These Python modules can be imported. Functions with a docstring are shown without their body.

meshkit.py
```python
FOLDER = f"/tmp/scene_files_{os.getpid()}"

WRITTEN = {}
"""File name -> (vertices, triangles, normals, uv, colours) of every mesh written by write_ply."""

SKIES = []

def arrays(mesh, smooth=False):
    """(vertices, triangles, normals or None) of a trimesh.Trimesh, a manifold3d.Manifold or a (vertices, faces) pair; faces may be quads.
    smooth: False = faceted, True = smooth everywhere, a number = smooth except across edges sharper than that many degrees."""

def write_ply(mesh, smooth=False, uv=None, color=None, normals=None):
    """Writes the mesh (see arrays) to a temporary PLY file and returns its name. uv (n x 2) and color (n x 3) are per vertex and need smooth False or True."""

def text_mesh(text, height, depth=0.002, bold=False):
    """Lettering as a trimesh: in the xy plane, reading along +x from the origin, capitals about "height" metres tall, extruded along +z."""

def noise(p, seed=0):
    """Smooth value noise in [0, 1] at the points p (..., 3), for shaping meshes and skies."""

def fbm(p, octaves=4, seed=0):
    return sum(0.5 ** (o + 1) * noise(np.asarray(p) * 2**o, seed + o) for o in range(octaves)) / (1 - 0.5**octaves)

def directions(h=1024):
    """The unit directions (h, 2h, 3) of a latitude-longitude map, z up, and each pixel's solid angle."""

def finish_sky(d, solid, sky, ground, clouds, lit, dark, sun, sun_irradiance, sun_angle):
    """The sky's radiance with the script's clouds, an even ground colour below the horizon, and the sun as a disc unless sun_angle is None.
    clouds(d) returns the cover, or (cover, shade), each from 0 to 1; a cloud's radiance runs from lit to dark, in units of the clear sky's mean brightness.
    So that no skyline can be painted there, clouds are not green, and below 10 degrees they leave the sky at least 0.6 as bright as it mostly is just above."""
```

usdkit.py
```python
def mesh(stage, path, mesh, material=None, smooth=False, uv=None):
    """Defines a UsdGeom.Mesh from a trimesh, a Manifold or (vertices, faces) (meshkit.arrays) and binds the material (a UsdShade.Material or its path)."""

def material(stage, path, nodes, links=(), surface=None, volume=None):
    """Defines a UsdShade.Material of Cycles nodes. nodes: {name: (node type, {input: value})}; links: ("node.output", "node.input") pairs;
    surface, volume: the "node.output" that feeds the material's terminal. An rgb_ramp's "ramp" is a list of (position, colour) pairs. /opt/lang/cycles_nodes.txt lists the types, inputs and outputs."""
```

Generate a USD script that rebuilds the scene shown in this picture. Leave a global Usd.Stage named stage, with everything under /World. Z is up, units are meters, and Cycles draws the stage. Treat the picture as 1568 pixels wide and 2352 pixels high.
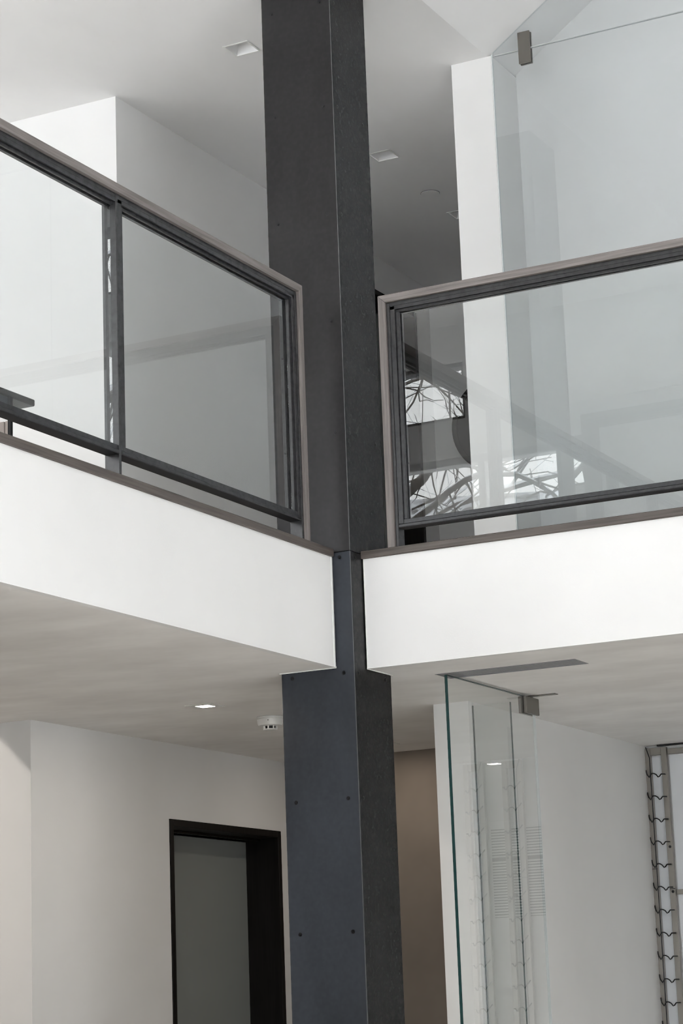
import math, random
import numpy as np, trimesh, usdkit
from pxr import Usd, UsdGeom, UsdLux, UsdShade, Gf, Sdf
from shapely.geometry import Polygon, box as sbox
from shapely.ops import unary_union

stage = Usd.Stage.CreateInMemory()
UsdGeom.SetStageUpAxis(stage, 'Z'); UsdGeom.SetStageMetersPerUnit(stage, 1.0)
UsdGeom.Xform.Define(stage, '/World'); UsdGeom.Scope.Define(stage, '/World/Looks')

# ------------------------------------------------------------------ camera
CAM = (4.1876, -8.2776, 1.6042)
YAW, PITCH, ROLL, FPX = 0.4692, 0.2191, -0.0368, 5218.5
d0 = np.array([-math.sin(YAW), math.cos(YAW), 0]); r0 = np.array([math.cos(YAW), math.sin(YAW), 0]); u0 = np.array([0, 0, 1.0])
fw = d0*math.cos(PITCH) + u0*math.sin(PITCH); up = -d0*math.sin(PITCH) + u0*math.cos(PITCH)
rt = r0*math.cos(ROLL) + up*math.sin(ROLL); up = -r0*math.sin(ROLL) + up*math.cos(ROLL)
cam = UsdGeom.Camera.Define(stage, '/World/Camera')
cam.AddTransformOp().Set(Gf.Matrix4d(*rt, 0, *up, 0, *(-fw), 0, *CAM, 1))
cam.CreateHorizontalApertureAttr(24.0); cam.CreateVerticalApertureAttr(36.0)
cam.CreateFocalLengthAttr(24.0*FPX/1568); cam.CreateClippingRangeAttr(Gf.Vec2f(0.05, 2000))
cam.CreateExposureAttr(-0.03)

# ------------------------------------------------------------------ sky: an even, bright winter overcast
dome = UsdLux.DomeLight.Define(stage, '/World/Sky')
dome.CreateIntensityAttr(3.1); dome.CreateColorAttr(Gf.Vec3f(0.99, 0.99, 0.988))

# ------------------------------------------------------------------ materials
def mat(name, nodes, links=(), surface='p.BSDF'):
    return usdkit.material(stage, '/World/Looks/'+name, nodes, links, surface=surface)

def plain(name, color, rough=0.5, metallic=0.0, spec=0.5, **kw):
    return mat(name, {'p': ('principled_bsdf', {'base_color': color, 'roughness': rough, 'metallic': metallic, 'specular_ior_level': spec, **kw})})

def mottled(name, a, b, scale, rough=0.85, spec=0.3, stretch=(1, 1, 1), detail=4, bump=0.0, bscale=60, lo=0.35, hi=0.65, rot=(0, 0, 0)):
    n = {'g': ('geometry', {}), 'm': ('mapping', {'scale': stretch, 'rotation': rot}), 'n': ('noise_texture', {'scale': scale, 'detail': detail, 'roughness': 0.55}),
         'r': ('rgb_ramp', {'ramp': [(lo, a), (hi, b)]}), 'p': ('principled_bsdf', {'roughness': rough, 'specular_ior_level': spec})}
    l = [('g.position', 'm.vector'), ('m.vector', 'n.vector'), ('n.fac', 'r.fac'), ('r.color', 'p.base_color')]
    if bump:
        n['n2'] = ('noise_texture', {'scale': bscale, 'detail': 3}); n['b'] = ('bump', {'strength': bump, 'distance': 0.004})
        l += [('m.vector', 'n2.vector'), ('n2.fac', 'b.height'), ('b.normal', 'p.normal')]
    return mat(name, n, l)

def glass(name, tint, scale=1.0):
    # plain pane, modelled by one face and its edges: mirror by Schlick's Fresnel for both surfaces together, the rest passes straight through
    n = {'lw': ('layer_weight', {'blend': 0.5}), 'pw': ('math', {'math_type': 'power', 'value2': 5.0}),
         'ma': ('math', {'math_type': 'multiply_add', 'value2': 0.92*scale, 'value3': 0.08*scale}),
         't': ('transparent_bsdf', {'color': tint}), 'gl': ('glossy_bsdf', {'color': (1, 1, 1), 'roughness': 0.0}), 'mx': ('mix_closure', {})}
    l = [('lw.facing', 'pw.value1'), ('pw.value', 'ma.value1'), ('ma.value', 'mx.fac'), ('t.BSDF', 'mx.closure1'), ('gl.BSDF', 'mx.closure2')]
    return mat(name, n, l, 'mx.closure')

def steel(name, a, b, rough=(0.3, 0.5), scale=2.2, metallic=0.0, spec=0.6, stretch=(1, 1, 0.45)):
    n = {'g': ('geometry', {}), 'm': ('mapping', {'scale': stretch}), 'n': ('noise_texture', {'scale': scale, 'detail': 6, 'roughness': 0.6}),
         'n2': ('noise_texture', {'scale': 45, 'detail': 3}), 'mxn': ('math', {'math_type': 'multiply_add', 'value2': 0.25}),
         'r': ('rgb_ramp', {'ramp': [(0.35, a), (0.75, b)]}), 'mr': ('map_range', {'from_min': 0.35, 'from_max': 0.75, 'to_min': rough[0], 'to_max': rough[1]}),
         'p': ('principled_bsdf', {'metallic': metallic, 'specular_ior_level': spec})}
    l = [('g.position', 'm.vector'), ('m.vector', 'n.vector'), ('g.position', 'n2.vector'), ('n2.fac', 'mxn.value1'), ('n.fac', 'mxn.value3'),
         ('n.fac', 'r.fac'), ('r.color', 'p.base_color'), ('n2.fac', 'mr.value'), ('mr.result', 'p.roughness')]
    return mat(name, n, l)

def emit(name, color, strength):
    return mat(name, {'e': ('emission', {'color': color, 'strength': strength})}, surface='e.emission')

M = {}
M['paint'] = mottled('wall_paint', (0.80, 0.795, 0.785), (0.84, 0.835, 0.825), 1.1, rough=0.75, bump=0.05, bscale=140)
M['plaster'] = mottled('ceiling_plaster', (0.79, 0.77, 0.75), (0.905, 0.89, 0.87), 1.9, rough=0.8, stretch=(1.0, 1.6, 1), detail=9, bump=0.08, bscale=8)
M['ceil'] = mottled('upper_ceiling_plaster', (0.82, 0.815, 0.81), (0.87, 0.865, 0.86), 0.9, rough=0.8, stretch=(1.6, 0.8, 1), detail=6)
M['floor'] = mottled('pale_floor', (0.74, 0.70, 0.645), (0.82, 0.775, 0.715), 3.0, rough=0.45, stretch=(0.3, 3, 1))
M['column_lit_blue'] = steel('lit_blued_plate', (0.033, 0.0366, 0.043), (0.058, 0.065, 0.078), rough=(0.24, 0.34), spec=0.16)  # blue patina is its own; extra paleness stands in for light on the front
M['column_lit_brown'] = steel('lit_brown_black_plate', (0.019, 0.0183, 0.0188), (0.037, 0.036, 0.0375), rough=(0.22, 0.32), spec=0.15)  # brown hue is its own; paler than the sides as painted front light
M['column'] = steel('blackened_plate', (0.0105, 0.0108, 0.0112), (0.0205, 0.0212, 0.0228), rough=(0.22, 0.32), spec=0.15)
M['steel'] = steel('rail_steel', (0.018, 0.018, 0.0195), (0.028, 0.0285, 0.031), rough=(0.3, 0.4), scale=4, spec=0.55, stretch=(1, 1, 1))
M['worn'] = plain('worn_steel_edge', (0.16, 0.16, 0.165), 0.4, 0.6)
M['bolt'] = plain('bolt_steel', (0.018, 0.018, 0.02), 0.35, 0.6)
for ax, st in (('x', (3, 90, 90)), ('y', (90, 3, 90)), ('z', (90, 90, 3))):
    M['oak_cap_'+ax] = mottled('stained_oak_cap_'+ax, (0.135, 0.117, 0.110), (0.272, 0.243, 0.233), 1.0, rough=0.5, spec=0.5, stretch=st, detail=6, bump=0.15, bscale=2.0, lo=0.32, hi=0.7)
    M['oak_'+ax] = mottled('stained_oak_'+ax, (0.060, 0.049, 0.044), (0.135, 0.114, 0.102), 1.0, rough=0.5, spec=0.5, stretch=st, detail=6, bump=0.15, bscale=2.0, lo=0.32, hi=0.7)
M['taupe'] = mottled('taupe_wall', (0.235, 0.20, 0.172), (0.28, 0.24, 0.208), 2.0, rough=0.7)
M['dark_wood'] = mottled('dark_stained_wood', (0.004, 0.0035, 0.003), (0.010, 0.0085, 0.008), 1.0, rough=0.5, spec=0.2, stretch=(60, 60, 3))
M['door_panel'] = plain('grey_door_panel', (0.25, 0.265, 0.258), 0.28, 0.0, 0.5)
M['glass'] = glass('clear_glass', (0.915, 0.936, 0.936), 1.0)
M['glass_grey'] = glass('partition_glass', (0.865, 0.887, 0.897))
M['glass_clear'] = glass('low_iron_glass', (0.95, 0.967, 0.962), 1.45)
M['glass_win'] = glass('window_glass', (0.96, 0.97, 0.97), 0.8)
M['edge'] = plain('green_glass_edge', (0.010, 0.048, 0.047), 0.3, 0.0, 0.6)
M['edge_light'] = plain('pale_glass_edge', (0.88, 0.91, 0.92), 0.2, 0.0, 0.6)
M['joint'] = plain('pane_joint', (0.55, 0.57, 0.57), 0.4)
M['nickel'] = plain('brushed_nickel', (0.21, 0.197, 0.178), 0.4, 0.8)
M['rack'] = plain('brushed_rack_steel', (0.36, 0.34, 0.31), 0.45, 0.85)
M['wire'] = plain('dark_wire', (0.03, 0.03, 0.032), 0.4, 0.5)
M['panel'] = plain('white_back_panel', (0.80, 0.82, 0.85), 0.25)
M['white'] = plain('white_plastic', (0.80, 0.80, 0.78), 0.4)
M['baffle'] = plain('white_baffle', (0.84, 0.84, 0.84), 0.5)
M['black'] = plain('black_void', (0.008, 0.008, 0.010), 0.6)
M['slot'] = plain('grey_slot_metal', (0.27, 0.27, 0.28), 0.5, 0.2)
M['mirror_dark'] = plain('smoked_mirror', (0.05, 0.047, 0.042), 0.2, 0.3)
M['winframe'] = plain('dark_window_frame', (0.03, 0.03, 0.032), 0.45)
M['wincase'] = plain('pale_window_frame', (0.55, 0.55, 0.55), 0.5)
M['desk'] = mottled('desk_black_oak', (0.035, 0.034, 0.032), (0.07, 0.068, 0.064), 1.0, rough=0.4, stretch=(70, 3, 70))
M['desk_blue'] = plain('blue_grey_lacquer', (0.05, 0.055, 0.068), 0.4)
M['pale_wood'] = plain('pale_pink_wood', (0.52, 0.46, 0.43), 0.5)
M['lamp_warm'] = emit('lit_lens_warm', (1.0, 0.90, 0.78), 300.0)
M['lamp_low'] = emit('lit_lens_dim', (1.0, 0.88, 0.74), 170.0)
M['lamp_wash'] = emit('lit_lens_wash', (1.0, 0.9, 0.78), 160.0)
M['snow'] = mottled('snow', (0.80, 0.83, 0.88), (0.90, 0.92, 0.95), 0.4, rough=0.9)
M['scrub'] = mottled('snowy_scrub', (0.16, 0.155, 0.155), (0.80, 0.83, 0.88), 0.55, rough=0.9, stretch=(1, 1, 0.5), detail=8, lo=0.40, hi=0.62)
M['bark'] = mottled('tree_bark', (0.055, 0.048, 0.042), (0.13, 0.115, 0.10), 6, rough=0.9, stretch=(1, 1, 0.3))

# ------------------------------------------------------------------ helpers
_used = {}
def numbered(parent, name):
    k = (parent, name); n = _used.get(k, 0); _used[k] = n+1
    return name if n == 0 else f'{name}_{n:03d}'

def tag(prim, label=None, cat=None, group=None, kind=None):
    for k, v in (('label', label), ('category', cat), ('group', group), ('kind', kind)):
        if v: prim.SetCustomDataByKey(k, v)
    return prim

def thing(name, label, cat, loc=(0, 0, 0), rz=0.0, group=None, kind=None):
    x = UsdGeom.Xform.Define(stage, '/World/'+numbered('/World', name))
    x.AddTranslateOp().Set(Gf.Vec3d(*map(float, loc)))
    if rz: x.AddRotateZOp().Set(float(rz))
    return tag(x.GetPrim(), label, cat, group, kind)

def part(parent, name, mesh, m, label=None, smooth=False, kind=None):
    pp = str(parent.GetPath())
    pr = usdkit.mesh(stage, pp+'/'+numbered(pp, name), mesh, M[m] if isinstance(m, str) else m, smooth=smooth).GetPrim()
    return tag(pr, label, kind=kind)

def solo(name, mesh, m, label, cat, group=None, kind=None, smooth=False):
    pr = usdkit.mesh(stage, '/World/'+numbered('/World', name), mesh, M[m], smooth=smooth).GetPrim()
    return tag(pr, label, cat, group, kind)

def dup(src, loc, rz=0.0, label=None, group=None):
    was = src.GetCustomData()
    base = src.GetName()
    if base[-4:-3] == '_' and base[-3:].isdigit(): base = base[:-4]
    r = thing(base, label or was['label'], was['category'], loc, rz, group or was.get('group'))
    r.GetReferences().AddInternalReference(src.GetPath()); r.SetInstanceable(True)
    return r

def bx(x0, x1, y0, y1, z0, z1, ch=0.0):
    lo = np.minimum((x0, y0, z0), (x1, y1, z1)).astype(float); hi = np.maximum((x0, y0, z0), (x1, y1, z1)).astype(float)
    if ch <= 0:
        m = trimesh.creation.box(hi-lo); m.apply_translation((lo+hi)/2); return m
    ch = min(ch, (hi-lo).min()*0.45)
    c, h = (lo+hi)/2, (hi-lo)/2; pts = []
    for s in np.ndindex(2, 2, 2):
        s = np.array(s)*2-1
        for k in range(3):
            q = h-ch; q[k] = h[k]; pts.append(c+s*q)
    return trimesh.convex.convex_hull(np.array(pts))

def pane(x0, x1, y0, y1, z0, z1):
    """a sheet of glass: front face and its four edges (rear face left to the front one, which counts for both)"""
    m = bx(x0, x1, y0, y1, z0, z1); k = int(np.argmin(m.extents)); n = m.face_normals[:, k]
    m.update_faces(n > -0.5 if k == 0 else n < 0.5); return m

def cat(*ms): return trimesh.util.concatenate([m for m in ms])

def cyl(p0, p1, r, n=12):
    return trimesh.creation.cylinder(radius=r, segment=np.array([p0, p1], float), sections=n)

def tube(pts, r, n=6):
    pts = np.array(pts, float); rs = np.broadcast_to(r, len(pts)); V, F = [], []
    t = np.gradient(pts, axis=0); t /= np.linalg.norm(t, axis=1, keepdims=True)+1e-12
    ref = np.array([0, 0, 1.0]) if abs(t[0][2]) < 0.9 else np.array([1.0, 0, 0])
    for i, p in enumerate(pts):
        a = np.cross(t[i], ref); a /= np.linalg.norm(a)+1e-12; b = np.cross(a, t[i])
        for k in range(n):
            w = 2*math.pi*k/n; V.append(p+rs[i]*(math.cos(w)*a+math.sin(w)*b))
    for i in range(len(pts)-1):
        for k in range(n):
            k2 = (k+1) % n
            F += [[i*n+k, i*n+k2, (i+1)*n+k2], [i*n+k, (i+1)*n+k2, (i+1)*n+k]]
    for base, flip in ((0, 1), ((len(pts)-1)*n, 0)):
        for k in range(1, n-1):
            f = [base, base+k, base+k+1]; F.append(f if flip == 0 else f[::-1])
    return trimesh.Trimesh(np.array(V), np.array(F)[:, ::-1], process=False)

def slab(poly, z0, z1):
    ps = [poly] if poly.geom_type == 'Polygon' else list(poly.geoms)
    ms = []
    for p in ps:
        m = trimesh.creation.extrude_polygon(p, z1-z0, engine='earcut'); m.apply_translation((0, 0, z0)); ms.append(m)
    return cat(*ms)

def wall_x(x0, x1, y0, y1, z0, z1, holes=()):
    """wall thin in x (x0..x1); holes are (ya, yb, za, zb)"""
    p = sbox(y0, z0, y1, z1)
    for a, b, c, d in holes: p = p.difference(sbox(a, c, b, d))
    m = slab(p, min(x0, x1), max(x0, x1)); v = m.vertices.copy()
    m.vertices = np.stack([v[:, 2], v[:, 0], v[:, 1]], 1); return m

def wall_y(y0, y1, poly):
    """wall thin in y (y0..y1) with outline poly in x, z"""
    m = slab(poly, min(y0, y1), max(y0, y1)); v = m.vertices.copy()
    m.vertices = np.stack([v[:, 0], v[:, 2], v[:, 1]], 1); m.invert(); return m

def prism_y(pts, y0, y1): return wall_y(y0, y1, Polygon(pts))

# ------------------------------------------------------------------ key measures
ZS, ZT, ZF = 3.0, 3.457, 3.490          # soffit, fascia top, upper floor (top of oak nosing)
ZC = 6.10                                # upper flat ceiling
XP, YQ, CW = 0.079, 0.110, 0.337         # column: right face, front face (at y=-YQ), width
XB, YA = -1.504, 0.643                   # upper wall: corner
XC, YC = -1.840, 0.363                   # lower wall: corner
YG = 1.19                                # glass partition plane
YB = 4.28                                # back of the house
XL, XR, YF, YW = -5.0, 6.6, -11.0, -5.0  # left, right, atrium front, wing front
XK, PITCHR, XRIDGE = 0.262, 0.70, 3.45   # crease where the ceiling starts to rise
colp = sbox(XP-CW, -YQ, XP, -YQ+CW)
ZRIDGE = ZC+(XRIDGE-XK)*PITCHR
roofz = lambda x: ZC+(min(x, 2*XRIDGE-x)-XK)*PITCHR

# ------------------------------------------------------------------ structure
def S(name, label, cat, **k): return thing(name, label, cat, kind='structure', **k)

solo('floor', bx(XL, XR, YF, YB, -0.1, 0.0), 'floor', 'pale ground floor of the tall hall, below the frame', 'floor', kind='structure')

lights_low = {'lit': (-0.992, 0.512), 'corridor': (-1.034, 2.398), 'wing': (-0.985, -1.275), 'wine': (3.3, 2.4)}
ADDED_SPOT = 15000.0
lights_up = [(-0.692, 0.483), (-0.728, 2.075), (-0.748, 3.13)]
LS = 0.068   # half size of the fitting
def holes(p, pts, h):
    for x, y in pts: p = p.difference(sbox(x-h, y-h, x+h, y+h))
    return p
slot_box = (0.232, 0.862, 0.335, 0.492)
base = unary_union([sbox(XL, YW, -0.001, 0.5), sbox(XL, 0.001, XR, YB)]).difference(sbox(XP-CW-0.004, -YQ-0.004, XP+0.004, -YQ+CW+0.004))
soff = holes(base, lights_low.values(), LS-0.008).difference(sbox(slot_box[0], slot_box[2], slot_box[1], slot_box[3]))
fl = S('floor_001', 'white upper floor edge meeting at the dark steel column', 'balcony')
part(fl, 'slab', slab(base.intersection(unary_union([sbox(XL, YW, -0.031, 9), sbox(XL, 0.031, XR, YB)])), ZS+0.25, ZT-0.001), 'paint')
inner = soff
part(fl, 'soffit', slab(soff.buffer(-0.0005), ZS, ZS+0.02), 'plaster', 'grey trowelled plaster underside')
core = holes(base, lights_low.values(), LS+0.02).difference(sbox(slot_box[0]-.02, slot_box[2]-.02, slot_box[1]+.02, slot_box[3]+.02))
part(fl, 'fascia', bx(-0.03, 0.0, YW, -YQ-0.022, ZS-0.001, ZT, 0), 'paint')
part(fl, 'fascia', bx(XP+0.008, XR, 0.0, 0.03, ZS-0.001, ZT, 0), 'paint')
part(fl, 'floor_finish', slab(base.difference(sbox(-0.2, YW, 0.05, 0.2)).difference(sbox(-0.3, -0.05, XR, 0.2)), ZT, ZF-0.006), 'floor')
part(fl, 'corner_bead', bx(-0.006, 0.0025, -YQ-0.024, -YQ-0.012, ZS-0.001, ZT, 0.0008), 'white', 'thin bright white metal bead')
part(fl, 'corner_bead', bx(XP+0.004, XP+0.009, -0.0025, 0.006, ZS-0.001, ZT, 0.0008), 'white')
part(fl, 'corner_bead', bx(XP-CW-0.006, -0.0, -YQ-0.007, -YQ-0.002, ZS-0.004, ZS+0.004, 0.0008), 'white')
part(fl, 'corner_bead', bx(XP+0.002, XP+0.007, 0.0, -YQ+CW+0.006, ZS-0.004, ZS+0.004, 0.0008), 'white')
# oak nosing on both edges
solo('trim_1', bx(-0.16, 0.012, YW, -YQ-0.012, ZT+0.0005, ZF, 0.003), 'oak_y', 'grey stained oak nosing along the left balcony edge', 'trim', kind='structure')
solo('trim_2', bx(XP-0.002, XR, -0.012, 0.16, ZT+0.0005, ZF, 0.003), 'oak_x', 'grey stained oak nosing along the right balcony edge', 'trim', kind='structure')

# upper ceiling: flat part, then rising to a ridge
flat = unary_union([sbox(XL, YW, XK, YB), sbox(0, YF, XK, YB)])
cl = S('ceiling', 'pale upper ceiling, flat on the left, rising to the right', 'ceiling')
part(cl, 'flat_ceiling', slab(holes(flat, lights_up, LS-0.008), ZC, ZC+0.02), 'ceil')
part(cl, 'flat_ceiling', slab(holes(flat, lights_up, LS+0.02), ZC+0.02, ZC+0.16), 'ceil')
part(cl, 'sloped_ceiling', prism_y([(XK, ZC), (XRIDGE, ZRIDGE), (XRIDGE, ZRIDGE+0.15), (XK, ZC+0.15)], YF, YB), 'ceil')
part(cl, 'sloped_ceiling', prism_y([(XRIDGE, ZRIDGE), (XR+0.15, roofz(XR+0.15)), (XR+0.15, roofz(XR+0.15)+0.15), (XRIDGE, ZRIDGE+0.15)], YF, YB), 'ceil')

# outer walls
def outline(x0, x1, z0): return Polygon([(x0, z0), (x1, z0), (x1, roofz(x1)), (XRIDGE, ZRIDGE), (x0, roofz(x0))]) if x0 < XRIDGE < x1 else Polygon([(x0, z0), (x1, z0), (x1, roofz(x1)), (x0, roofz(x0))])

def window(n, label, kind_axis, pos, a0, a1, z0, z1, mull=(), trans=(), frame='winframe', fw_=0.05, dep=0.10):
    """a framed window in a wall at pos (kind_axis 'y': spans x; 'x': spans y)"""
    w = S(f'window_{n}', label, 'window')
    def b(p0, p1, q0, q1, dd=dep, gl=False):
        if gl: return pane(p0, p1, pos-dd/2, pos+dd/2, q0, q1) if kind_axis == 'y' else pane(pos-dd/2, pos+dd/2, p0, p1, q0, q1)
        return bx(p0, p1, pos-dd/2, pos+dd/2, q0, q1, 0.004) if kind_axis == 'y' else bx(pos-dd/2, pos+dd/2, p0, p1, q0, q1, 0.004)
    part(w, 'frame', cat(b(a0, a1, z0, z0+fw_), b(a0, a1, z1-fw_, z1), b(a0, a0+fw_, z0+fw_, z1-fw_), b(a1-fw_, a1, z0+fw_, z1-fw_)), frame)
    xs = [a0+fw_]+[v for m in mull for v in (m-fw_/2, m+fw_/2)]+[a1-fw_]
    for m in mull: part(w, 'mullion', b(m-fw_/2, m+fw_/2, z0+fw_, z1-fw_), frame)
    for i in range(0, len(xs), 2):
        part(w, 'pane', b(xs[i], xs[i+1], z0+fw_, z1-fw_, 0.012, True), 'glass_win')
    return w

W1 = (-4.60, -1.64, 5.45, 5.85); W2 = (-4.60, -0.98, 3.95, 5.20); W4 = (-4.1, -1.4, 3.85, 5.45)
p = sbox(XL, 0, 0, ZC)
for a, b, c, d in (W1, W2): p = p.difference(sbox(a, c, b, d))
solo('wall_front', wall_y(YW-0.18, YW, p), 'paint', 'white wall with the wing windows, behind the viewer to the left', 'wall', kind='structure')
window(1, 'wide high window mirrored as the upper patch of branches in the railing glass', 'y', YW-0.09, *W1[:2], *W1[2:], mull=(-3.1,), fw_=0.03)
window(2, 'wide window mirrored as the lower snowy woodland in the railing glass', 'y', YW-0.09, *W2[:2], *W2[2:], mull=(-3.05, -1.56), frame='wincase', fw_=0.05)
solo('wall_front_001', wall_x(-0.18, 0.0, YF, YW-0.18, 0, ZC), 'paint', 'white return wall of the tall hall beside the viewer', 'wall', kind='structure')
# atrium front: glazed gable behind the viewer
gp = outline(0.0, XR, 0)
G1 = (0.55, 6.2, 0.10, 3.0); G2 = (1.1, 5.5, 0.10, 2.65); G3 = (0.8, 5.9, 3.7, 6.05)
for a, b, c, d in (G2, G3): gp = gp.difference(sbox(a, c, b, d))
solo('wall_front_002', wall_y(YF-0.18, YF, gp), 'paint', 'gabled end wall behind the viewer holding two tall windows', 'wall', kind='structure')
window(4, 'tall glazing in the gabled end behind the viewer', 'y', YF-0.09, *G2[:2], *G2[2:], mull=(2.4, 4.2), fw_=0.06)

window(6, 'upper window in the gabled end behind the viewer', 'y', YF-0.09, *G3[:2], *G3[2:], mull=(2.4, 4.2), fw_=0.06)
R1 = (-9.4, -3.7, 0.1, 2.75)
solo('wall_right', wall_x(XR, XR+0.18, YF, YB, 0, roofz(XR)+0.12, [R1]), 'paint', 'white side wall to the right of the viewer', 'wall', kind='structure')
window(5, 'window in the side wall right of the viewer', 'x', XR+0.09, *R1[:2], *R1[2:], mull=(-7.7, -5.4), fw_=0.06)
window(3, 'window in the end wall of the left wing', 'x', XL-0.09, *W4[:2], *W4[2:], fw_=0.06)
solo('wall_left', wall_x(XL-0.18, XL, YW-0.18, YB, 0, ZC+0.1, [W4]), 'paint', 'white end wall of the left wing', 'wall', kind='structure')
solo('wall_back', wall_y(YB, YB+0.18, unary_union([sbox(XL-0.18, 0, 0.3, ZC+0.1), outline(0.27, XR+0.18, 0)])), 'paint', 'dim far wall closing the passage behind the column', 'wall', kind='structure')

# upper partition with its corner, and the door in it
UD = (3.00, 4.072, ZF-0.006, 5.885)      # upper door: y0,y1,z0,z1 (outside of the casing)
wl = S('wall_left_001', 'white upper wall turning a corner behind the left railing', 'wall')
part(wl, 'wall_face', wall_y(YA, YA+0.12, sbox(XL, ZF-0.006, XB, ZC)), 'paint')
part(wl, 'wall_face', wall_x(XB-0.14, XB, YA+0.12, YB, ZF-0.006, ZC, [UD]), 'paint')
LD = (1.566, 2.726, 0.0, 2.617)
wl = S('wall_left_002', 'grey white lower wall turning a corner beside the dark doorway', 'wall')
part(wl, 'wall_face', wall_y(YC, YC+0.12, sbox(XL, 0, XC, ZS)), 'paint')
part(wl, 'wall_face', wall_x(XC-0.20, XC, YC+0.12, YB, 0, ZS, [LD]), 'paint')

def door(n, label, xw, dep, D, casing=0.036):
    y0, y1, z0, z1 = D
    d = S(f'door_{n}', label, 'door')
    part(d, 'casing', bx(xw-dep, xw+0.006, y0+.001, y0+casing, z0, z1-.001, 0.002), 'dark_wood')
    part(d, 'casing', bx(xw-dep, xw+0.006, y1-casing, y1-.001, z0, z1-.001, 0.002), 'dark_wood')
    part(d, 'head', bx(xw-dep, xw+0.006, y0+casing, y1-casing, z1-casing, z1-.001, 0.002), 'dark_wood')
    part(d, 'stop', bx(xw-dep*0.62, xw-dep*0.52, y0+casing, y1-casing, z1-casing-0.014, z1-casing, 0.001), 'dark_wood')
    part(d, 'leaf', bx(xw-dep-0.03, xw-dep+0.012, y0+casing-0.01, y1-casing+0.01, z0, z1-casing-0.012, 0.003), 'door_panel', 'flush grey green door leaf')
    return d
door(1, 'tall dark framed doorway with a grey leaf, left of the column downstairs', XC, 0.21, LD)
door(2, 'dark framed doorway upstairs, showing narrowly between column and right railing', XB, 0.15, UD)
# block light behind the doors
# stacked white wall ends
solo('wall_right_001', wall_x(0.074, 0.284, YG, YB, ZF-0.006, ZC), 'paint', 'bright white upper wall end left of the tall glass', 'wall', kind='structure')
solo('wall_right_002', wall_x(-0.178, -0.002, 1.196, YB, 0, ZS), 'paint', 'white lower wall end seen through the open glass door', 'wall', kind='structure')
solo('wall_back_002', wall_y(2.80, 2.92, sbox(XC, 0, -0.178, ZS)), 'taupe', 'brown end wall of the passage between column and lower wall end', 'wall', kind='structure')
solo('wall_back_003', wall_y(1.50, 1.6, outline(0.284, XR, ZF-0.006)), 'paint', 'pale wall standing close behind the tall upstairs glass', 'wall', kind='structure')
solo('wall_left_003', wall_x(-0.16, -0.012, YW, -2.55, 0, ZS), 'paint', 'white wall added unseen under the left balcony edge to block light', 'wall', kind='structure')  # added out of view to keep window light off the wing
solo('wall_back_001', wall_y(3.59, 3.70, sbox(-0.002, 0, XR, ZS)), 'paint', 'back wall of the bottle store behind the steel racks', 'wall', kind='structure')

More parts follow.
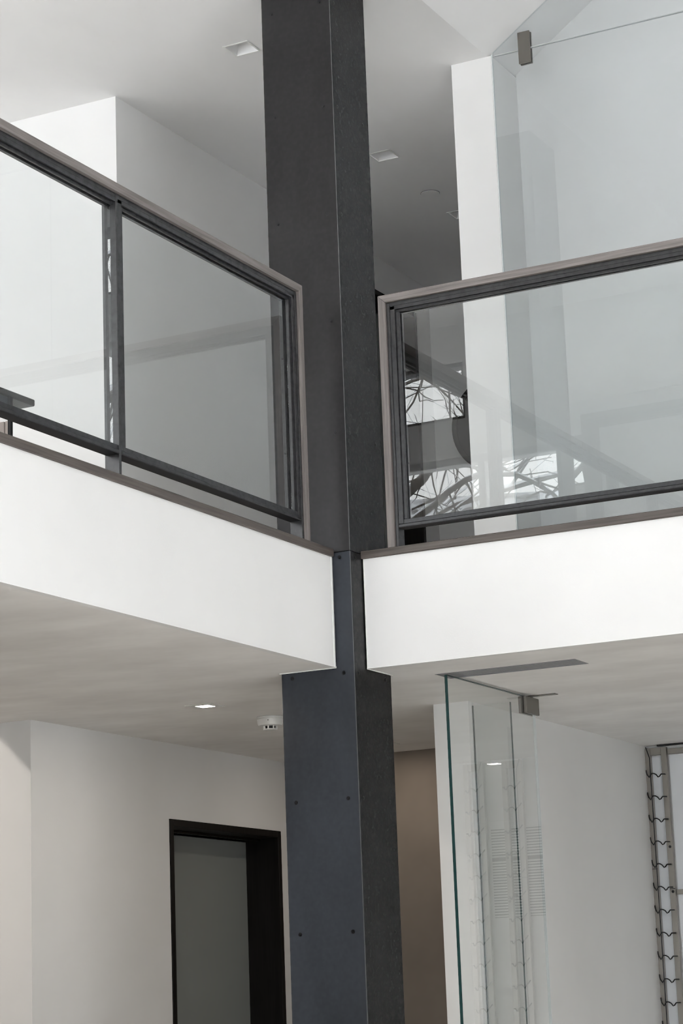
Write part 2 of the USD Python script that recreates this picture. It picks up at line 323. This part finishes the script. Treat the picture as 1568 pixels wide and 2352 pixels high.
# ------------------------------------------------------------------ column
co = thing('steel_column', 'dark blackened steel column standing where the two balcony edges meet', 'column', (XP-CW/2, -YQ+CW/2, 0))
ox, oy = XP-CW/2, -YQ+CW/2
def L(m): m.apply_translation((-ox, -oy, 0)); return m
T = 0.006
part(co, 'core', L(bx(XP-CW+T, XP-T, -YQ+T, -YQ+CW-T, 0.0, ZC)), 'column')
for z0, z1 in ((0.0, 3.476), (3.479, ZC-0.002)):
    part(co, 'front_plate', L(bx(XP-CW, XP, -YQ, -YQ+T, z0, z1, 0.0016)), 'column_lit_blue' if z0 < 1 else 'column_lit_brown')
    part(co, 'worn_edge', L(bx(XP-0.0016, XP+0.0007, -YQ-0.0007, -YQ+0.0016, z0, z1)), 'worn')
    part(co, 'side_plate', L(bx(XP-T, XP, -YQ+T+0.0008, -YQ+CW-T, z0, z1, 0.0012)), 'column')
    part(co, 'rear_plate', L(bx(XP-CW, XP, -YQ+CW-T, -YQ+CW, z0, z1, 0.0012)), 'column')
    part(co, 'side_plate', L(bx(XP-CW, XP-CW+T, -YQ+T, -YQ+CW-T, z0, z1, 0.0012)), 'column')
def bolt(c, axis):
    a = np.array(c, float); e = np.zeros(3); e[axis] = 1; s = -1 if axis == 1 else 1
    return L(cat(cyl(a-e*s*0.002, a+e*s*0.0006, 0.0085, 14), cyl(a, a+e*s*0.0026, 0.0055, 6)))
for z in (5.92, 5.437, 4.947, 4.470, 3.985, 3.455, 2.974, 2.466, 1.938, 1.42):
    inside = ZS+0.05 < z < ZF
    for x in ((0.030,) if inside else (-0.208, 0.030)): part(co, 'bolt', bolt((x, -YQ, z), 1), 'bolt')
    for y in ((-0.065,) if inside else (-0.070, 0.172)): part(co, 'bolt', bolt((XP, y, z), 0), 'bolt')

# ------------------------------------------------------------------ railings
def railing(label, place, oak, s_end, posts, s_last):
    """local frame: s along the edge from the column, n outwards to the hall (0 = outer oak face), z up."""
    t = thing('balcony_railing', label, 'railing')
    def B(s0, s1, n0, n1, z0, z1, ch=0.002):
        (xa, ya), (xb, yb) = place(s0, n0), place(s1, n1)
        return bx(xa, xb, ya, yb, z0, z1, ch)
    def P(pts, n0, n1):   # prism across n from (s,z) outline
        v = np.array([[*place(s, n), z] for n in (n0, n1) for s, z in pts])
        return trimesh.convex.convex_hull(v)
    zc0, zc1 = 4.546, 4.578
    w = 0.033; s0 = s_end
    part(t, 'handrail', P([(s0, zc1), (s_last, zc1), (s_last, zc0), (s0+w, zc0)], -0.055, 0.0), oak, 'grey stained oak cap')
    part(t, 'end_post', P([(s0, zc1-0.0016), (s0+w, zc0-0.0016), (s0+w, ZF+0.001), (s0, ZF+0.001)], -0.055, 0.0), 'oak_cap_z', 'grey stained oak end post')
    # steel bars standing on the floor edge
    part(t, 'baluster', B(s0+w+0.001, s0+w+0.015, -0.066, -0.010, ZF+0.001, zc0-0.002), 'steel')
    edges = [s0+w+0.015]
    for sp in posts:
        part(t, 'baluster', B(sp, sp+0.014, -0.074, -0.012, ZF+0.001, zc0-0.002), 'steel'); edges += [sp, sp+0.014]
    edges.append(s_last)
    for i in range(0, len(edges), 2):
        a, b = edges[i], edges[i+1]
        if b-a < 0.2: continue
        first = i == 0
        # top channel: flange under the oak, then a stepped channel
        tr = part(t, 'top_rail', cat(B(a, b, -0.064, -0.014, 4.528, zc0-0.001, 0.001), B(a, b, -0.022, -0.014, 4.512, 4.528, 0.001)), 'steel')
        part(tr, 'glazing_stop', B(a, b, -0.036, -0.025, 4.502, 4.527, 0.001), 'steel')
        part(tr, 'glazing_stop', B(a, b, -0.064, -0.050, 4.502, 4.527, 0.001), 'steel')
        br = part(t, 'bottom_rail', B(a, b, -0.066, -0.012, 3.573, 3.586, 0.0015), 'steel')
        part(br, 'shade_strip', B(a+0.002, b-0.002, -0.0645, -0.0140, 3.5715, 3.5735, 0), 'black', 'black strip painted for the shade of an open underside')  # solid black strip, painting shade under the rail
        part(br, 'glazing_stop', B(a, b, -0.034, -0.018, 3.587, 3.606, 0.0015), 'steel')
        part(br, 'glazing_stop', B(a, b, -0.066, -0.050, 3.587, 3.606, 0.0015), 'steel')
        ends = []
        if first: ends = [(a, 1), (b, -1)]
        else: ends = [(b, -1)]
        for e, sg in ends:
            wide = 0.022 if (sg > 0) else 0.028
            lo, hi = sorted((e, e+sg*wide))
            sti = part(t, 'stile', B(lo, hi, -0.066, -0.014, 3.587, 4.527, 0.0015), 'steel')
            lo, hi = sorted((e+sg*wide, e+sg*(wide+0.016)))
            part(sti, 'glazing_stop', B(lo, hi, -0.036, -0.022, 3.607, 4.501, 0.0015), 'steel')
            part(sti, 'glazing_stop', B(lo, hi, -0.066, -0.050, 3.607, 4.501, 0.0015), 'steel')
            for z in (3.85, 4.25):
                c = np.array([*place(e+sg*(wide+0.016), -0.058), z]); q = np.array([*place(e+sg*(wide+0.0185), -0.058), z])
                part(sti, 'screw', cyl(c, q, 0.0042, 8), 'bolt')
        ga, gb = (a+0.024 if first else a+0.001), b-0.030
        (xa, ya), (xb, yb) = place(ga, -0.0485), place(gb, -0.0375)
        part(t, 'glass_pane', pane(xa, xb, ya, yb, 3.588, 4.526), 'glass', 'clear pane')
    return t
railing('long oak capped steel and glass railing on the left balcony edge', lambda s, n: (n, -s), 'oak_cap_y', 0.303, (1.690, 3.35), 4.99)
railing('oak capped steel and glass railing on the right balcony edge, mirroring trees', lambda s, n: (s, -n), 'oak_cap_x', 0.199, (1.95, 3.65, 5.3), 6.58)

# ------------------------------------------------------------------ upper glass partition
gpn = thing('glass_partition', 'tall frameless glass wall filling the gable upstairs on the right', 'glass wall', (0.286, YG, ZF))
def G(m): m.apply_translation((-0.286, -YG, -ZF)); return m
part(gpn, 'pane', G(pane(0.288, 2.2, YG+0.004, YG+0.016, ZF, ZC-0.006)), 'glass_grey', 'tall rectangular lower pane')
part(gpn, 'pane', G(pane(2.205, 4.3, YG+0.004, YG+0.016, ZF, ZC-0.006)), 'glass_grey')
part(gpn, 'pane', G(pane(4.305, 6.55, YG+0.004, YG+0.016, ZF, ZC-0.006)), 'glass_grey')
tri = Polygon([(0.292, ZC+0.001), (6.55, ZC+0.001), (6.55, roofz(6.55)-0.004), (XRIDGE, ZRIDGE-0.006), (0.292, roofz(0.292)-0.005)])
tm = wall_y(YG+0.004, YG+0.016, tri); tm.update_faces(tm.face_normals[:, 1] < 0.5)
part(gpn, 'transom_pane', G(tm), 'glass_grey', 'sloping pane under the rising ceiling')
part(gpn, 'pane_joint', G(bx(0.30, 6.5, YG+0.003, YG+0.0165, ZC-0.0045, ZC-0.0005)), 'joint', 'pale hairline joint between panes')
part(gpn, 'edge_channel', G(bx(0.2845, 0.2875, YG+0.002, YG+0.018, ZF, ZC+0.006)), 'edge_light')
part(gpn, 'patch_clamp', G(bx(0.428, 0.489, YG-0.006, YG+0.004, 6.022, 6.182, 0.0015)), 'nickel', 'brushed nickel clamp bridging the joint')
part(gpn, 'patch_clamp', G(bx(0.428, 0.489, YG+0.016, YG+0.026, 6.022, 6.182, 0.0015)), 'nickel')

# ------------------------------------------------------------------ bottle store: sidelight, open glass door, racks
XD = 0.290
sl = thing('glass_sidelight', 'narrow fixed glass pane beside the lower white wall end', 'glass wall', (0, 1.24, 0))
def G2_(m): m.apply_translation((0, -1.24, 0)); return m
part(sl, 'pane', G2_(pane(0.002, 0.186, 1.235, 1.247, 0.0, ZS-0.018)), 'glass_clear')
part(sl, 'polished_edge', G2_(bx(0.186, 0.1885, 1.235, 1.247, 0.0, ZS-0.018)), 'edge')
part(sl, 'polished_edge', G2_(bx(0.0005, 0.002, 1.235, 1.247, 0.0, ZS-0.018)), 'edge')
gd = thing('glass_door', 'open frameless glass door with a thick green edge', 'glass door', (XD, 1.21, 0))
def GD(m): m.apply_translation((-XD, -1.21, 0)); return m
y0, y1 = 0.318, 1.268
part(gd, 'pane', GD(pane(XD-0.006, XD+0.006, y0+0.003, y1-0.006, 0.01, ZS-0.012)), 'glass_clear')
part(gd, 'polished_edge', GD(bx(XD-0.006, XD+0.006, y0, y0+0.003, 0.01, ZS-0.012)), 'edge', 'deep green near edge')
part(gd, 'polished_edge', GD(bx(XD-0.006, XD+0.006, y1-0.006, y1, 0.01, ZS-0.012)), 'edge_light', 'far edge coloured pale for the light it catches')  # pale colour paints the light caught by this edge
part(gd, 'polished_edge', GD(bx(XD-0.006, XD+0.006, y0, y1, ZS-0.012, ZS-0.0095)), 'edge')
part(gd, 'patch_fitting', GD(bx(XD+0.006, XD+0.020, 1.135, 1.285, ZS-0.088, ZS-0.012, 0.002)), 'nickel', 'nickel top patch fitting')
part(gd, 'patch_fitting', GD(bx(XD-0.020, XD-0.006, 1.135, 1.285, ZS-0.088, ZS-0.012, 0.002)), 'nickel')
part(gd, 'pivot_pin', GD(cyl((XD, 1.245, ZS-0.02), (XD, 1.245, ZS-0.002), 0.008)), 'nickel')
part(gd, 'top_plate', GD(bx(XD-0.012, XD+0.125, 1.225, 1.262, ZS-0.004, ZS-0.0005, 0.001)), 'nickel')
fx = thing('glass_screen', 'wide fixed glass pane closing the bottle store right of its door', 'glass wall', (1.25, 1.24, 0))
def G3(m): m.apply_translation((-1.25, -1.24, 0)); return m
part(fx, 'pane', G3(pane(1.25, 6.58, 1.235, 1.247, 0, ZS-0.018)), 'glass')
part(fx, 'polished_edge', G3(bx(1.2475, 1.25, 1.235, 1.247, 0, ZS-0.018)), 'edge')

def rack(x0, label, backed=True):
    """a pair of upright steel strips with wire bottle cradles between them"""
    t = thing('wine_rack', label, 'wine rack', (x0, 3.586, 0), group=None)
    yf = -0.040
    a0, a1 = (0.0, 0.030), (0.091, 0.122)
    for k, (u, v) in enumerate((a0, a1)):
        ur = part(t, 'upright', cat(bx(u, v, yf, yf+0.025, 1.05, 2.985, 0.0015), bx(u, v, yf, yf+0.025, 0.02, 1.047, 0.0015)), 'rack')
        jz = 2.33 if k == 0 else 2.22
        part(ur, 'joint_line', bx(u-0.0005, v+0.0005, yf-0.0006, yf+0.004, jz, jz+0.003), 'wire')
        for z in ((2.445, 2.205) if k else ()):
            part(ur, 'bolt', cyl((u+0.018, yf-0.002, z), (u+0.018, yf+0.001, z), 0.0075, 12), 'wire')
    part(t, 'crossbar', bx(0.030, 0.091, yf+0.004, yf+0.022, 2.945, 2.985, 0.001), 'rack')
    if backed: part(t, 'back_panel', bx(0.012, 0.110, -0.006, -0.001, 0.02, 2.94), 'panel', 'white back panel')
    # wire cradle hooks: a W across the two uprights, with a long finger curling out
    for k in range(23):
        z = 2.842-0.1215*k
        pts = [(0.006, yf-0.012, z+0.022), (0.012, yf-0.026, z+0.008), (0.020, yf-0.040, z-0.004), (0.031, yf-0.040, z-0.020), (0.040, yf-0.040, z-0.007), (0.047, yf-0.042, z),
               (0.060, yf-0.043, z-0.001), (0.072, yf-0.042, z-0.008), (0.082, yf-0.040, z-0.022), (0.088, yf-0.038, z-0.019), (0.096, yf-0.030, z-0.006), (0.110, yf-0.014, z-0.006), (0.110, yf-0.001, z-0.006)]
        part(t, 'wire_cradle', tube(pts, 0.0036, 6), 'wire', smooth=True)
    part(t, 'wire_stay', tube([(0.008, yf-0.004, 2.99), (0.028, yf-0.008, 2.93), (0.032, yf-0.008, 0.05)], 0.0028, 6), 'wire', smooth=True)
    return t
rack(-0.002+0.0, 'steel wine rack column with wire cradles in the corner at the right edge')
rack(1.563, 'steel wine rack column mirrored in the open glass door, left of the grille')
rack(1.328, 'steel wine rack column mirrored in the open glass door, over the grille', backed=False)
wf = thing('glazed_frame', 'steel framed pale panel right of the corner wine rack', 'panel', (0.122, 3.586, 0))
part(wf, 'top_rail', bx(0.002, 0.95, -0.03, -0.008, 2.945, 2.975, 0.001), 'rack')
part(wf, 'mid_rail', bx(0.002, 0.95, -0.03, -0.008, 2.190, 2.215, 0.001), 'rack')
part(wf, 'top_track', bx(-0.05, 0.95, -0.05, -0.03, ZS-0.010, ZS-0.001, 0.001), 'wire')
part(wf, 'pale_panel', bx(0.002, 0.95, -0.007, -0.001, 0.02, 2.944), 'panel')
vg = thing('vent_grille', 'horizontal slat vent grille mirrored in the open glass door', 'vent', (1.39, 3.589, 2.12))
part(vg, 'backing', bx(-0.16, 0.16, -0.0015, -0.0005, 0, 0.50), 'black')
part(vg, 'slats', cat(*[bx(-0.16, 0.16, -0.0075, -0.0015, 0.004+k*0.0157, 0.0125+k*0.0157) for k in range(32) if k != 20]), 'white', kind='stuff')

# ------------------------------------------------------------------ ceiling fittings
def downlight(x, y, z, label, lit=False, lens='lamp_warm'):
    t = thing('recessed_downlight', label, 'ceiling light', (x, y, z))
    h, w = LS, 0.004
    if lit:
        q = sbox(-h, -h, h, h).difference(sbox(-0.033, -0.033, 0.033, 0.033))
        part(t, 'trim_ring', slab(q, -0.003, -0.0004), 'white'); part(t, 'housing', bx(-0.05, 0.05, -0.05, 0.05, 0.004, 0.06), 'white')
        part(t, 'lens', bx(-0.0325, 0.0325, -0.0325, 0.0325, -0.0022, 0.0008), lens, 'glowing warm lens')
        return t
    q = sbox(-h, -h, h, h).difference(sbox(-h+0.009, -h+0.009, h-0.009, h-0.009))
    part(t, 'trim_ring', slab(q, -0.003, -0.0004), 'white')
    a, b, dz = h-0.0095, 0.034, 0.058
    v = [(s*a, u*a, 0.0) for s, u in ((-1, -1), (1, -1), (1, 1), (-1, 1))]+[(s*b, u*b, dz) for s, u in ((-1, -1), (1, -1), (1, 1), (-1, 1))]
    f = []
    for k in range(4):
        k2 = (k+1) % 4; f += [[k, k2, 4+k2], [k, 4+k2, 4+k]]
    part(t, 'baffle', trimesh.Trimesh(v, np.array(f)[:, ::-1], process=False), 'baffle')
    part(t, 'housing', cat(bx(-b-.004, b+.004, -b-.004, -b, dz, 0.13), bx(-b-.004, b+.004, b, b+.004, dz, 0.13), bx(-b-.004, -b, -b, b, dz, 0.13), bx(b, b+.004, -b, b, dz, 0.13), bx(-b, b, -b, b, 0.126, 0.13)), 'black')
    return t
downlight(*lights_up[0], ZC, 'square white recessed downlight in the upper ceiling, left of the column')
downlight(*lights_up[1], ZC, 'square white recessed downlight in the upper ceiling, right beside the column')
downlight(*lights_up[2], ZC, 'square recessed downlight half hidden behind the bright upper wall end')
downlight(*lights_low['lit'], ZS, 'lit square downlight in the lower ceiling, left of the smoke detector', lit=True)
downlight(*lights_low['corridor'], ZS, 'square downlight barely showing right of the lower column', lit=True, lens='lamp_low')
downlight(*lights_low['wine'], ZS, 'added square downlight lighting the bottle store, unseen out of frame to the right', lit=True)  # unseen lamp, added to brighten the bottle store

downlight(*lights_low['wing'], ZS, 'lit square downlight under the left balcony, mirrored in the narrow glass pane', lit=True)
# made-up adjustable spot, added unseen, that washes the lower left wall; the edge of its beam crosses the wall below the ceiling
SP = np.array((-3.55, -0.62, 2.86)); A_, B_ = np.array((-2.011, YC, 2.955)), np.array((-1.844, YC, 2.790))
a_, b_ = (A_-SP)/np.linalg.norm(A_-SP), (B_-SP)/np.linalg.norm(B_-SP)
nb = a_-b_; nb /= np.linalg.norm(nb)                       # the beam axis lies in the plane half way between both rays
aim = np.array((-2.9, YC, 0.55))-SP; aim -= nb*(aim@nb); aim /= np.linalg.norm(aim)
half = math.degrees(math.acos(aim@a_))
sp = thing('spotlight', 'added unseen ceiling spot washing the lower left wall, just out of frame', 'spotlight', tuple(SP))
part(sp, 'canopy', trimesh.creation.cylinder(radius=0.045, height=0.012, sections=28, transform=trimesh.transformations.translation_matrix((0, 0, ZS-SP[2]-0.0065))), 'white')
part(sp, 'stem', cyl((0, 0, ZS-SP[2]-0.012), tuple(-aim*0.03), 0.006), 'white')
hd = trimesh.creation.annulus(0.024, 0.028, 0.09, sections=28); hd.apply_transform(trimesh.geometry.align_vectors((0, 0, 1), aim)); hd.apply_translation(-aim*0.04)
part(sp, 'head', hd, 'white')
bk = trimesh.creation.cylinder(radius=0.027, height=0.006, sections=28); bk.apply_transform(trimesh.geometry.align_vectors((0, 0, 1), aim)); bk.apply_translation(-aim*0.086)
part(sp, 'cap', bk, 'white')
lamp = UsdLux.SphereLight.Define(stage, str(sp.GetPath())+'/lamp'); lamp.CreateRadiusAttr(0.012); lamp.CreateColorAttr(Gf.Vec3f(1.0, 0.93, 0.85)); lamp.CreateIntensityAttr(ADDED_SPOT)
zx = np.array((0, 0, 1.0)); rx = np.cross(zx, -aim); rx /= np.linalg.norm(rx); ry = np.cross(-aim, rx)
lamp.AddTransformOp().Set(Gf.Matrix4d(*rx, 0, *ry, 0, *(-aim), 0, *(aim*0.012), 1))
sh = UsdLux.ShapingAPI.Apply(lamp.GetPrim()); sh.CreateShapingConeAngleAttr(half); sh.CreateShapingConeSoftnessAttr(0.008)
dc = thing('ceiling_cover', 'small flat round cover on the upper ceiling right of the column', 'cover plate', (-0.760, 2.725, ZC))
part(dc, 'disc', cat(trimesh.creation.cylinder(radius=0.052, height=0.006, sections=40, transform=trimesh.transformations.translation_matrix((0, 0, -0.004)))), 'ceil')
part(dc, 'rim', trimesh.creation.annulus(0.050, 0.054, 0.003, sections=40, transform=trimesh.transformations.translation_matrix((0, 0, -0.002))), 'slot')

sd = thing('smoke_detector', 'white round smoke detector on the lower ceiling left of the column', 'smoke detector', (-0.955, 1.045, ZS))
def lathe(pts, n=40):
    m = trimesh.creation.revolve(np.array(pts), sections=n); return m
part(sd, 'base', lathe([(0.0, -0.0005), (0.062, -0.0005), (0.064, -0.003), (0.064, -0.012), (0.060, -0.014), (0.0, -0.014)]), 'white', smooth=30)
part(sd, 'body', lathe([(0.0, -0.013), (0.061, -0.013), (0.060, -0.030), (0.055, -0.042), (0.030, -0.045), (0.0, -0.045)]), 'white', smooth=30)
part(sd, 'sensor_core', lathe([(0.0, -0.044), (0.024, -0.044), (0.022, -0.058), (0.0, -0.058)]), 'black', 'dark sensing chamber', smooth=30)
part(sd, 'sensor_cap', cat(lathe([(0.0, -0.058), (0.033, -0.058), (0.031, -0.0625), (0.0, -0.0625)]), *[bx(-0.0028, 0.0028, 0.029, 0.035, -0.060, -0.043).apply_transform(trimesh.transformations.rotation_matrix(k*math.pi/4+0.2, (0, 0, 1))) for k in range(8)]), 'white', 'white slotted cap')
part(sd, 'indicator', trimesh.creation.icosphere(1, 0.0022).apply_translation((0.02, -0.0575, -0.022)), 'black')

sv = thing('slot_diffuser', 'long dark grey slot diffuser in the lower ceiling above the glass door', 'vent', (0.547, 0.4135, ZS))
hx, hy = 0.315, 0.0785
q = sbox(-hx, -hy, hx, hy).difference(sbox(-hx+0.006, -hy+0.006, hx-0.006, hy-0.006))
part(sv, 'frame', slab(q, -0.001, 0.03), 'slot')
part(sv, 'backing', bx(-hx, hx, -hy, hy, 0.03, 0.034), 'black')
for k in range(8):
    yy = -hy+0.014+k*0.0182
    part(sv, 'blade', bx(-hx+0.006, hx-0.006, yy-0.0075, yy+0.0075, 0.002, 0.006), 'slot')

# ------------------------------------------------------------------ furniture upstairs
dk = thing('desk', 'dark desk corner showing behind the left railing glass', 'desk', (-1.72, -1.19, ZF))
part(dk, 'desktop', bx(-0.44, 0.44, -0.80, 0.80, 0.750, 0.780, 0.004), 'desk')
part(dk, 'apron', bx(-0.40, 0.432, -0.72, 0.633, 0.715, 0.7495, 0.002), 'desk_blue', 'blue grey apron')
for sx in (-0.36, 0.462):
    for sy in (-0.68, 0.612): part(dk, 'leg', bx(sx-0.028, sx-0.012, sy-0.009, sy+0.009, 0.001, 0.715 if sy < 0 else 0.7495, 0.002), 'black')
st = thing('slatted_screen', 'pale upright slats beside the dark desk leg, seen under the left railing', 'screen', (-1.470, -0.30, ZF))
for k in range(9): part(st, 'slat', bx(-0.028-k*0.031, -0.003-k*0.031, -0.008, 0.008, 0.03, 0.735, 0.002), 'pale_wood')
part(st, 'rail', bx(-0.285, 0.0, -0.008, 0.008, 0.001, 0.03, 0.002), 'black')
rm = thing('round_mirror', 'round dark rimmed mirror on the far wall upstairs, half hidden by the wall end', 'mirror', (-1.06, YB-0.002, 5.15))
def disc(r, y0_, y1_, n=56):
    m = trimesh.creation.cylinder(radius=r, height=y1_-y0_, sections=n)
    m.apply_transform(trimesh.transformations.rotation_matrix(math.pi/2, (1, 0, 0))); m.apply_translation((0, (y0_+y1_)/2, 0)); return m
mf = part(rm, 'mirror_face', disc(0.285, -0.020, -0.004), 'mirror_dark')
ring = trimesh.creation.annulus(0.280, 0.312, 0.03, sections=56); ring.apply_transform(trimesh.transformations.rotation_matrix(math.pi/2, (1, 0, 0))); ring.apply_translation((0, -0.016, 0))
part(mf, 'rim', ring, 'mirror_dark')

# ------------------------------------------------------------------ outdoors: snow, hillside, bare trees
solo('snow_ground', bx(-90, 90, -120, 60, -0.5, -0.3), 'snow', 'snow covered ground outside the windows', 'ground', kind='structure')
gx, gy = np.meshgrid(np.linspace(-90, 50, 57), np.linspace(-100, -22, 33))
hz = -0.4+np.clip((-gy-24)/55, 0, 1)**1.1*23.5+0.8*np.sin(gx*0.11)*np.clip((-gy-24)/20, 0, 1)
hv = np.stack([gx, gy, hz], -1).reshape(-1, 3); hf = []
for j in range(32):
    for i in range(56):
        a = j*57+i; hf += [[a, a+1, a+58], [a, a+58, a+57]]
solo('snow_hill', trimesh.Trimesh(hv, hf, process=False), 'scrub', 'snowy wooded hillside mirrored in the railing glass', 'hill', kind='structure', smooth=True)

def tree_meshes(seed, height, spread, depth, base_r):
    rg = random.Random(seed); wood, twigs, snow = [], [], []
    def grow(p, dirv, length, r, lev):
        n = 5 if lev < 2 else 4
        pts = [p.copy()]; d = dirv.copy()
        for i in range(n):
            d = d+np.array([rg.gauss(0, 0.16), rg.gauss(0, 0.16), rg.gauss(0.03, 0.10)])*(0.5 if lev == 0 else 1.0); d /= np.linalg.norm(d)
            pts.append(pts[-1]+d*length/n)
        pts = np.array(pts); rr = np.linspace(r, r*0.55, len(pts))
        (wood if lev < 2 else twigs).append(tube(pts, rr, 7 if lev < 2 else 4))
        if 0 < lev < 4 and abs(d[2]) < 0.85:
            snow.append(tube(pts+np.array([0, 0, 1.0])*rr[:, None]*0.75, rr*0.75+0.004, 5))
        if lev < depth:
            for k in range({0: 9, 1: 6, 2: 5}.get(lev, 4)):
                t = rg.uniform(0.3, 1.0) if lev else rg.uniform(0.25, 1.0)
                i = min(int(t*n), n-1); q = pts[i]+(pts[i+1]-pts[i])*(t*n-i)
                ax_ = rg.uniform(0, 2*math.pi); sd_ = np.array([math.cos(ax_), math.sin(ax_), rg.uniform(-0.05, 0.55)])
                nd = d*rg.uniform(0.1, 0.6)+sd_*spread; nd /= np.linalg.norm(nd)
                grow(q, nd, length*rg.uniform(0.42, 0.62), rr[i]*rg.uniform(0.35, 0.6), lev+1)
    grow(np.array([0, 0, -0.15]), np.array([0.05, 0, 1.0]), height, base_r, 0)
    return cat(*wood), cat(*twigs), cat(*snow)
def make_tree(seed, loc, height, depth, r, label, group=None, limbs=()):
    w, tw, sn = tree_meshes(seed, height, 0.9, depth, r)
    rg = random.Random(seed+100); W, T_, N = [w], [tw], [sn]
    for pts, r0_, r1_ in limbs:      # limbs given in world metres
        pts = np.array(pts, float)-np.array(loc); t = np.linspace(0, 1, len(pts)); tt = np.linspace(0, 1, 18)
        q = np.stack([np.interp(tt, t, pts[:, k]) for k in range(3)], 1); q += np.cumsum(np.array([[rg.gauss(0, 0.012) for _ in range(3)] for _ in tt]), 0)
        rr = np.linspace(r0_, r1_, 18); W.append(tube(q, rr, 8)); N.append(tube(q+np.array([0, 0, 1])*rr[:, None]*0.62, rr*0.72, 6))
        for k in range(34):
            i = rg.randrange(3, 18); p0 = q[i]; d = np.array([rg.gauss(0, 0.7), rg.gauss(0, 0.7), rg.gauss(-0.15, 0.6)]); d /= np.linalg.norm(d)
            ln = rg.uniform(0.4, 1.5); p = [p0]
            for j in range(5):
                d = d+np.array([rg.gauss(0, 0.25), rg.gauss(0, 0.25), rg.gauss(0, 0.22)]); d /= np.linalg.norm(d); p.append(p[-1]+d*ln/5)
            r_ = rg.uniform(0.006, 0.013); T_.append(tube(p, np.linspace(r_, 0.003, 6), 4))
    t = thing('bare_tree', label, 'tree', loc, group=group)
    part(t, 'trunk', cat(*W), 'bark', smooth=40); part(t, 'twigs', cat(*T_), 'bark', kind='stuff'); part(t, 'snow_cover', cat(*N), 'snow', 'snow lying on the branches', kind='stuff')
    return t
make_tree(3, (-6.6, -9.4, -0.3), 7.5, 2, 0.15, 'snow laden tree close outside, its limbs mirrored large in the railing glass',
          limbs=[([(-6.5, -9.3, 4.6), (-5.2, -9.1, 5.45), (-4.3, -9.0, 5.85), (-3.9, -9.0, 6.08), (-3.5, -9.0, 6.32), (-3.0, -8.9, 6.7)], 0.066, 0.025),
                 ([(-6.5, -9.3, 4.4), (-4.9, -9.2, 5.3), (-3.8, -9.1, 5.86), (-3.35, -9.0, 6.05), (-2.9, -9.0, 5.98), (-2.5, -9.0, 5.65), (-2.1, -9.0, 5.1)], 0.036, 0.012),
                 ([(-6.5, -9.3, 5.2), (-5.0, -9.3, 6.9), (-4.2, -9.2, 7.0), (-3.4, -9.1, 7.15)], 0.04, 0.006)])
make_tree(11, (-9.6, -17.0, -0.3), 8.0, 2, 0.10, 'bare tree behind the snow laden one, mirrored in the railing glass')
far = make_tree(31, (-13.5, -31, 0.8), 7.5, 2, 0.055, 'slim bare tree of the snowy wood mirrored in the railing glass', group='trees of the snowy wood')
rg = random.Random(5); spots = [(-13.5, -31.0)]
while len(spots) < 13:
    y = rg.uniform(-76, -36); x = -3.44+0.439*(y+9)+rg.uniform(-1, 1)*0.10*abs(y)
    if min(math.hypot(x-a, y-b) for a, b in spots) < 7.0: continue
    spots.append((x, y))
    z = -0.4+max(0, min(1, (-y-24)/55))**1.1*23.5+0.8*math.sin(x*0.11)*max(0, min(1, (-y-24)/20))
    dup(far, (x, y, z-0.2), rg.uniform(0, 360))
